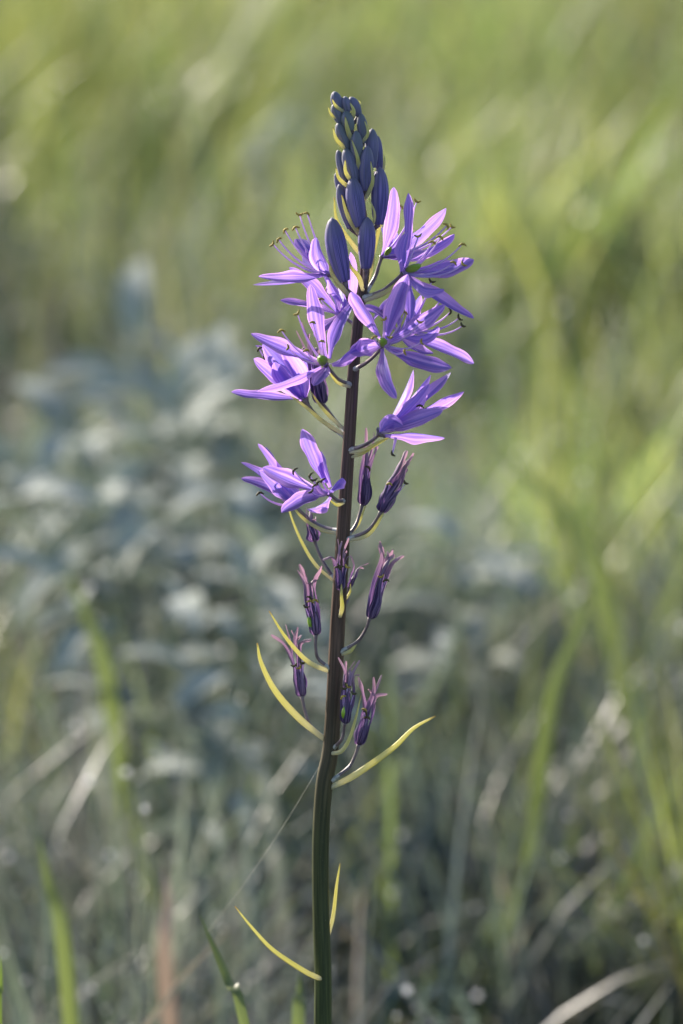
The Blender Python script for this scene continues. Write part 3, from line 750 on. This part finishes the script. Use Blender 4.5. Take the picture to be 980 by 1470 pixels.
# buds ----------------------------------------------------------------
def bud(base_, tip, w, young=0.0, ped=None, bow=0.0):
    mb = MB(); a, b = P(*base_), P(*tip)
    def prof(u): return (0.42 + 0.62 * math.sin(math.pi * min(1, 0.06 + u * 0.80)) ** 0.8) * (1 if u < 0.55 else math.sqrt(max(0.0, 1 - ((u - 0.55) / 0.45) ** 2.6)))
    n, k = 18, 36
    pts = [a.lerp(b, i / n) for i in range(n + 1)]
    ax = (b - a).normalized(); sd_ = ax.cross(CAM - a).normalized()
    pts = [p + sd_ * (bow * (b - a).length * math.sin(math.pi * i / n)) for i, p in enumerate(pts)]
    fr = frames(pts); V = []; U = []; F = []; ph = random.uniform(0, 2)
    for i, p in enumerate(pts):
        u = i / n; r = max(0.02, prof(u)) * w * 0.5 * 0.00025
        for j in range(k):
            th = 2 * math.pi * j / k + ph
            seam = min(abs(((th / (2 * math.pi) * 3) % 1) - 0.0), 1 - ((th / (2 * math.pi) * 3) % 1))   # three overlapping outer petals
            rr = r * (1.0 + 0.035 * math.cos(3 * th) - 0.13 * math.exp(-(seam / 0.07) ** 2) * (0.4 + 0.6 * math.sin(math.pi * min(1, u + 0.15))))
            V.append(p + fr[i][2] * (math.cos(th) * rr) + fr[i][1] * (math.sin(th) * rr)); U.append((seam * 2, u))
    for i in range(n):
        for j in range(k):
            F.append((i * k + j, i * k + (j + 1) % k, (i + 1) * k + (j + 1) % k, (i + 1) * k + j))
    F.append(tuple(range(k - 1, -1, -1))); F.append(tuple(n * k + j for j in range(k)))
    mb.add(V, F, U)
    py = base_[1] + (16 if not ped else 0)
    q = ped or [(stem_x(base_[1] + 14) * 0.65 + base_[0] * 0.35, base_[1] + 12, base_[2] * 0.35), base_]
    qq = [P(*x) for x in spline([q[0], q[-1]] if len(q) < 3 else q, 8)]
    tube(mb, qq, lambda u: (5.0 + 0.1 * w * u) * 0.5 * 0.00025 * (0.6 + 0.5 * min(1, w / 22)), k=8, mi=1)
    o = build('flower_bud', mb, [M['bud'], M['pedicel']], plant, a)
    o.pass_index = int(young * 100)
    return o

BUDS = [((487, 160, -1), (479, 131, -1), 16, 0.55), ((499, 161, -1.5), (494, 138, -1), 13, 0.6), ((515, 166, 0), (502, 139, 0), 15, 0.5),
        ((488, 177, -2), (478, 149, -2), 14, 0.75), ((503, 188, -3), (495, 159, -2.5), 18, 0.85), ((521, 206, -1.5), (517, 162, -1), 15, 0.7),
        ((500, 216, -2.5), (484, 176, -3), 18, 0.75), ((514, 235, -4), (511, 187, -4), 18, 0.75), ((534, 241, 0), (534, 184, 0.5), 19, 0.45),
        ((545, 245, 3), (541, 194, 3), 15, 0.2), ((496, 267, -2), (484, 215, -2), 15, 0.5), ((509, 262, -4.5), (495, 213, -4.5), 21, 0.55),
        ((525, 274, -4.5), (528, 209, -4.5), 21, 0.35), ((543, 322, -2.5), (545, 239, -3), 25, 0.1), ((517, 325, -6.5), (506, 254, -6.5), 26, 0.2),
        ((503, 328, -3), (486, 264, -3), 17, 0.25), ((497, 300, 3), (481, 248, 3), 13, 0.3)]
for b_, t_, w_, y_ in BUDS: bud(b_, t_, w_, y_, bow=random.uniform(-0.03, 0.03))
bud((525, 385, -7), (527, 311, -8), 25, 0.15, ped=[(523, 412, -3), (524, 398, -5), (525, 385, -7)])
bud((494, 403, -8), (476, 312, -10), 30, 0.05, ped=[(508, 440, -2), (499, 426, -5), (495, 403, -8)], bow=-0.02)
# a petal of a flower opening behind the buds
# bracts --------------------------------------------------------------
Z1 = lambda x, y, d: (430 + x / 6.125, 110 + y / 6.125, d)
for pts, w in (
    ([Z1(360, 310, -3.5), Z1(320, 260, -4), Z1(285, 200, -4)], 6), ([Z1(340, 410, -3), Z1(285, 340, -3.5), Z1(250, 270, -3.5)], 5),
    ([Z1(545, 290, 0), Z1(530, 240, 0), Z1(518, 208, 0)], 4), ([Z1(490, 380, -3.5), Z1(475, 300, -4), Z1(443, 230, -4)], 7),
    ([Z1(445, 580, -5), Z1(420, 460, -5.6), Z1(400, 355, -5.5)], 8), ([Z1(590, 600, -3.8), Z1(600, 500, -4), Z1(572, 390, -3.6)], 6),
    ([Z1(370, 660, -4.8), Z1(330, 560, -5.2), Z1(292, 455, -5)], 7), ([Z1(525, 850, -6.8), Z1(510, 720, -7), Z1(458, 555, -6.8)], 7),
    ([Z1(585, 1100, -7), Z1(640, 930, -8), Z1(625, 745, -8)], 7), ([Z1(415, 950, -7.5), Z1(405, 840, -7.8), Z1(400, 735, -7.6)], 7),
    ([Z1(410, 1010, -5), Z1(350, 900, -5.4), Z1(320, 805, -5)], 7), ([Z1(735, 830, 1), Z1(745, 750, 1), Z1(742, 685, 1)], 4),
    ([Z1(540, 1440, -6), Z1(430, 1240, -7), Z1(368, 1040, -6.6)], 8), ([Z1(560, 1600, -3), Z1(470, 1480, -4), Z1(330, 1270, -5), Z1(302, 1060, -5)], 8),
    ([Z1(670, 1370, -8), Z1(660, 1220, -8.6), Z1(613, 1075, -8.2)], 5),
    ([(533, 395, 2), (536, 360, 1), (545, 325, 0), (553, 297, 0)], 8), ([(533, 410, 3), (534, 385, 1), (537, 355, 0), (541, 330, 0)], 5),
    ([(523, 417, -4), (515, 398, -7), (503, 382, -8), (497, 362, -8)], 8), ([(498, 433, -6), (488, 410, -9), (476, 392, -9), (472, 372, -9)], 9),
    ([(531, 432, -4), (550, 421, -7), (566, 410, -9.5), (573, 402, -10)], 9),
    ([(492, 626, 0), (465, 606, 3), (440, 585, 5), (402, 556, 5)], 9), ([(490, 618, 2), (474, 598, 5), (458, 580, 6), (446, 562, 6)], 8),
    ([(499, 556, -4), (486, 550, -9), (477, 541, -13), (472, 533, -14)], 7),
    ([(503, 650, -3), (522, 646, -6), (545, 634, -9), (562, 626, -10)], 8), ([(505, 657, -2), (520, 651, -4), (536, 641, -5), (556, 630, -6)], 7),
    ([(493, 722, -4), (484, 725, -8), (477, 721, -11), (470, 714, -13)], 7),
    ([(484, 766, 0), (463, 761, 4), (440, 748, 6), (424, 732, 7), (409, 707, 7)], 8), ([(478, 838, 1), (454, 812, 4), (434, 780, 6), (418, 742, 7), (409, 706, 7)], 7),
    ([(507, 776, -3), (524, 770, -5), (538, 757, -6), (549, 738, -7), (556, 722, -5)], 8), ([(505, 772, 2), (514, 753, 4), (521, 735, 5), (526, 722, 6)], 5),
    ([(491, 886, -5), (491, 872, -8), (490, 856, -10), (490, 838, -11)], 9), ([(500, 866, 4), (502, 850, 5), (503, 838, 5)], 5),
    ([(472, 966, -1), (441, 949, -3), (410, 915, -5), (386, 877, -6)], 10), ([(465, 1065, 0), (429, 1031, -1), (395, 992, -2), (375, 952, -3), (369, 923, -3)], 14),
    ([(474, 1082, -3), (490, 1078, -7), (502, 1059, -9), (511, 1029, -10), (518, 998, -10)], 10), ([(478, 1132, -1), (500, 1118, -2), (528, 1100, -3), (566, 1072, -5), (594, 1045, -6), (625, 1028, -7)], 14),
    ([(466, 1406, -3), (455, 1403, -3.5), (435, 1393, -4), (392, 1364, -6), (361, 1331, -8), (337, 1301, -9)], 11), ([(480, 1350, 2), (478, 1315, 3), (483, 1272, 3), (488, 1239, 3)], 8),
    ([(496, 940, -2), (502, 935, -3), (509, 927, -3), (515, 918, -3)], 8)):
    bract(pts, w)

# ------------------------------------------------------------------ silk
def silk():
    mb = MB(); a, b = P(498, 1030, -8), P(298, 1338, 127)
    pts = [a.lerp(b, i / 24) - Vector((0, 0, 0.004 * math.sin(math.pi * i / 24))) for i in range(25)]
    tube(mb, pts, 0.00006, k=5)
    o = build('spider_silk', mb, M['silk'], None, a)
    tag(o, 'single fine strand of spider silk slanting down from the dark flower stalk', 'silk')
silk()

# ------------------------------------------------------------------ single blades that stand out
def blade(name, pts, width, material, label, cat='grass blade', twist=0.3, fold=0.25):
    """Ribbon with a V fold along world points; the foot stands on the soil."""
    q = [Vector(p) for p in spline([tuple(p) for p in pts], 18)]
    mb = MB(); V = []; U = []; F = []; k = 5
    fr = frames(q)
    for i, p in enumerate(q):
        u = i / 18; T, nn, S = fr[i]
        rt = Matrix.Rotation(twist * (u - 0.5), 3, T); S = rt @ S; nn = rt @ nn
        hw = width * 0.5 * (0.55 + 0.9 * u * (1 - u) * 1.6) * (1 - u ** 4 * 0.93)
        for j in range(k):
            s = -1 + j / 2
            V.append(p + S * (s * hw) + nn * (abs(s) * hw * fold)); U.append((j / 4, u))
    for i in range(18):
        for j in range(k - 1):
            e = i * k + j; F.append((e, e + 1, e + k + 1, e + k))
    mb.add(V, F, U)
    o = build(name, mb, material, None, q[0]); tag(o, label, cat); return o

def P3(px, py, Y):
    r = ray(px, py); return CAM + r * ((Y - CAM.y) / r.y)
def foot(p, dx=0.0, dy=0.0): return Vector((p.x + dx, p.y + dy, -0.01))

def arch(pxs, Y, dx=0.0, dy=0.0):
    pts = [P3(x, y, Y + i * 0.01) for i, (x, y) in enumerate(pxs)]
    f = foot(pts[0], dx, dy)
    return [f, f.lerp(pts[0], 0.5) + Vector((-dx * 0.2, 0, 0))] + pts

blade('grass_blade', arch([(352, 1475), (330, 1415), (307, 1360), (286, 1312)], 0.09, 0.09), 0.0045, M['blade_dull'], 'bright green narrow blade under the lowest yellow bract')
blade('grass_blade', arch([(428, 1480), (430, 1430), (430, 1395)], 0.24, 0.0), 0.0062, M['blade_dull'], 'short upright green blade close beside the foot of the dark stalk')
blade('grass_blade', arch([(-4, 1475), (0, 1420), (1, 1370)], 0.06), 0.004, M['blade_green'], 'thin green blade alone, well away from the flower stalk')
blade('grass_blade', arch([(790, 1010), (825, 915), (858, 840)], 0.95, -0.05), 0.009, M['blade_dull'], 'broad green blade leaning away from the flower stalk beside the kinked one')
blade('grass_blade', arch([(860, 830), (815, 745), (765, 690), (705, 632)], 1.25, 0.08), 0.011, M['blade_dull'], 'long green blade bent over sharply towards the flower stalk')
blade('grass_blade', arch([(90, 1350), (70, 1270), (55, 1200)], 0.50, 0.03), 0.008, M['blade_dull'], 'yellowish green blade beside the rusty dead leaf')
blade('grass_blade', arch([(150, 960), (122, 880), (95, 815)], 1.0, 0.06), 0.010, M['blade_dull'], 'wide green blade in front of the silvery herbs')
blade('dead_leaf', arch([(236, 1370), (241, 1300), (236, 1240)], 0.66, 0.015, 0.06), 0.009, M['blade_rust'], 'rusty orange dead leaf standing in the grass', 'dead leaf')
blade('dry_grass_stem', arch([(205, 1480), (260, 1405), (345, 1320)], 0.40, -0.26), 0.003, M['blade_dry'], 'pale straw stem slanting behind the lowest yellow bract', 'grass stem')
blade('grass_blade', arch([(385, 1135), (345, 1080), (278, 1035)], 0.95, 0.03), 0.008, M['blade_grey'], 'greyish dewy blade arching over behind the lowest bracts')

# ------------------------------------------------------------------ silvery herbs
def leaf_mesh(L, Wd, droop, fold):
    mb = MB(); n, k = 8, 5; V = []; U = []; F = []
    for i in range(n + 1):
        u = i / n; a = droop * u
        x = L * (u - droop * 0.12 * u * u); z = L * (0.35 * u - droop * 0.55 * u * u)
        hw = Wd * 0.5 * math.sin(math.pi * min(1, (u * 0.95 + 0.05)) ** 0.8) ** 0.8 * (1 + 0.10 * math.sin(u * 25))
        for j in range(k):
            s = -1 + j / 2; V.append((x, s * hw, z + abs(s) * hw * fold)); U.append((j / 4, u))
    for i in range(n):
        for j in range(k - 1):
            e = i * k + j; F.append((e, e + 1, e + k + 1, e + k))
    mb.add(V, F, U); return mb
LEAF = []
for i in range(6):
    mb = leaf_mesh(1.0, random.uniform(0.22, 0.34), random.uniform(0.5, 1.3), random.uniform(0.1, 0.45))
    o = build('leaf', mb, M['herb'], None, (0, 0, 0)); LEAF.append(o.data); bpy.data.objects.remove(o)

def herb(px, py, z, hgt, nleaf, lsize, label, spread_=0.07):
    z *= 0.85; hgt *= 0.85; lsize *= 1.0
    c = G(px, py, z); r = empty('silvery_herb', (c.x, c.y, 0.0))
    tag(r, label, 'herb', 'silvery herbs in the meadow')
    mb = MB(); tops = []
    for s in range(3):
        a = random.uniform(0, 6.28); rr = random.uniform(0.2, 1) * spread_
        t = Vector((c.x + rr * math.cos(a), c.y + rr * math.sin(a), hgt * random.uniform(0.7, 1.0)))
        q = bez3((c.x, c.y, -0.01), (c.x + 0.3 * rr * math.cos(a), c.y + 0.3 * rr * math.sin(a), t.z * 0.5), t, 10)
        tops.append(q)
    for q in tops: 
        m1 = MB(); tube(m1, q, lambda u: 0.0028 * (1 - 0.6 * u), k=6); build('stem', m1, M['herb_stem'], r, (c.x, c.y, 0))
    for i in range(nleaf):
        q = tops[i % 3]; u = random.uniform(0.35, 1.0) if i > 3 else 1.0
        p = q[int(u * 10)]
        lf = bpy.data.objects.new('leaf', LEAF[i % 6]); col.objects.link(lf); lf.parent = r
        lf.location = p - Vector((c.x, c.y, 0)); s = lsize * random.uniform(0.65, 1.2); lf.scale = (s, s, s)
        lf.rotation_euler = (random.gauss(0, 0.35), random.gauss(-0.1, 0.4), random.uniform(0, 6.28))
for a in ((225, 515, 0.22, 0.25, 34, 0.085, 'tall silvery herb at the back of the patch beside the flower heads'),
          (105, 585, 0.21, 0.24, 30, 0.08, 'silvery leafy herb at the outer back edge of the herb patch'),
          (330, 600, 0.21, 0.24, 30, 0.08, 'silvery herb close behind the lower open flowers'),
          (190, 650, 0.21, 0.24, 34, 0.08, 'dense silvery herb in the middle of the herb patch'),
          (300, 715, 0.21, 0.23, 34, 0.075, 'silvery herb with spreading leaves behind the drooping half closed flower'),
          (70, 700, 0.215, 0.245, 30, 0.075, 'low silvery herb at the outer edge, behind the wide green blade'),
          (175, 760, 0.215, 0.245, 32, 0.07, 'broad silvery herb between the middle of the patch and the wide green blade'),
          (330, 815, 0.215, 0.245, 34, 0.07, 'bushy silvery herb behind the withered flowers'),
          (215, 880, 0.215, 0.245, 32, 0.06, 'small silvery herb in front of its patch, beside the wide green blade'),
          (260, 965, 0.215, 0.245, 28, 0.052, 'smallest silvery herb, low behind the long curved bract'),
          (420, 900, 0.215, 0.245, 24, 0.06, 'silvery herb directly behind the withered flowers on the stalk'),
          (650, 760, 0.19, 0.21, 26, 0.065, 'lone silvery herb between the stalk and the bent green blade'),
          (430, 185, 0.15, 0.17, 20, 0.07, 'distant silvery herb behind the tip of the flower spike'),
          (850, 300, 0.15, 0.17, 20, 0.07, 'distant silvery herb far from the rest across the grass')):
    herb(*a)
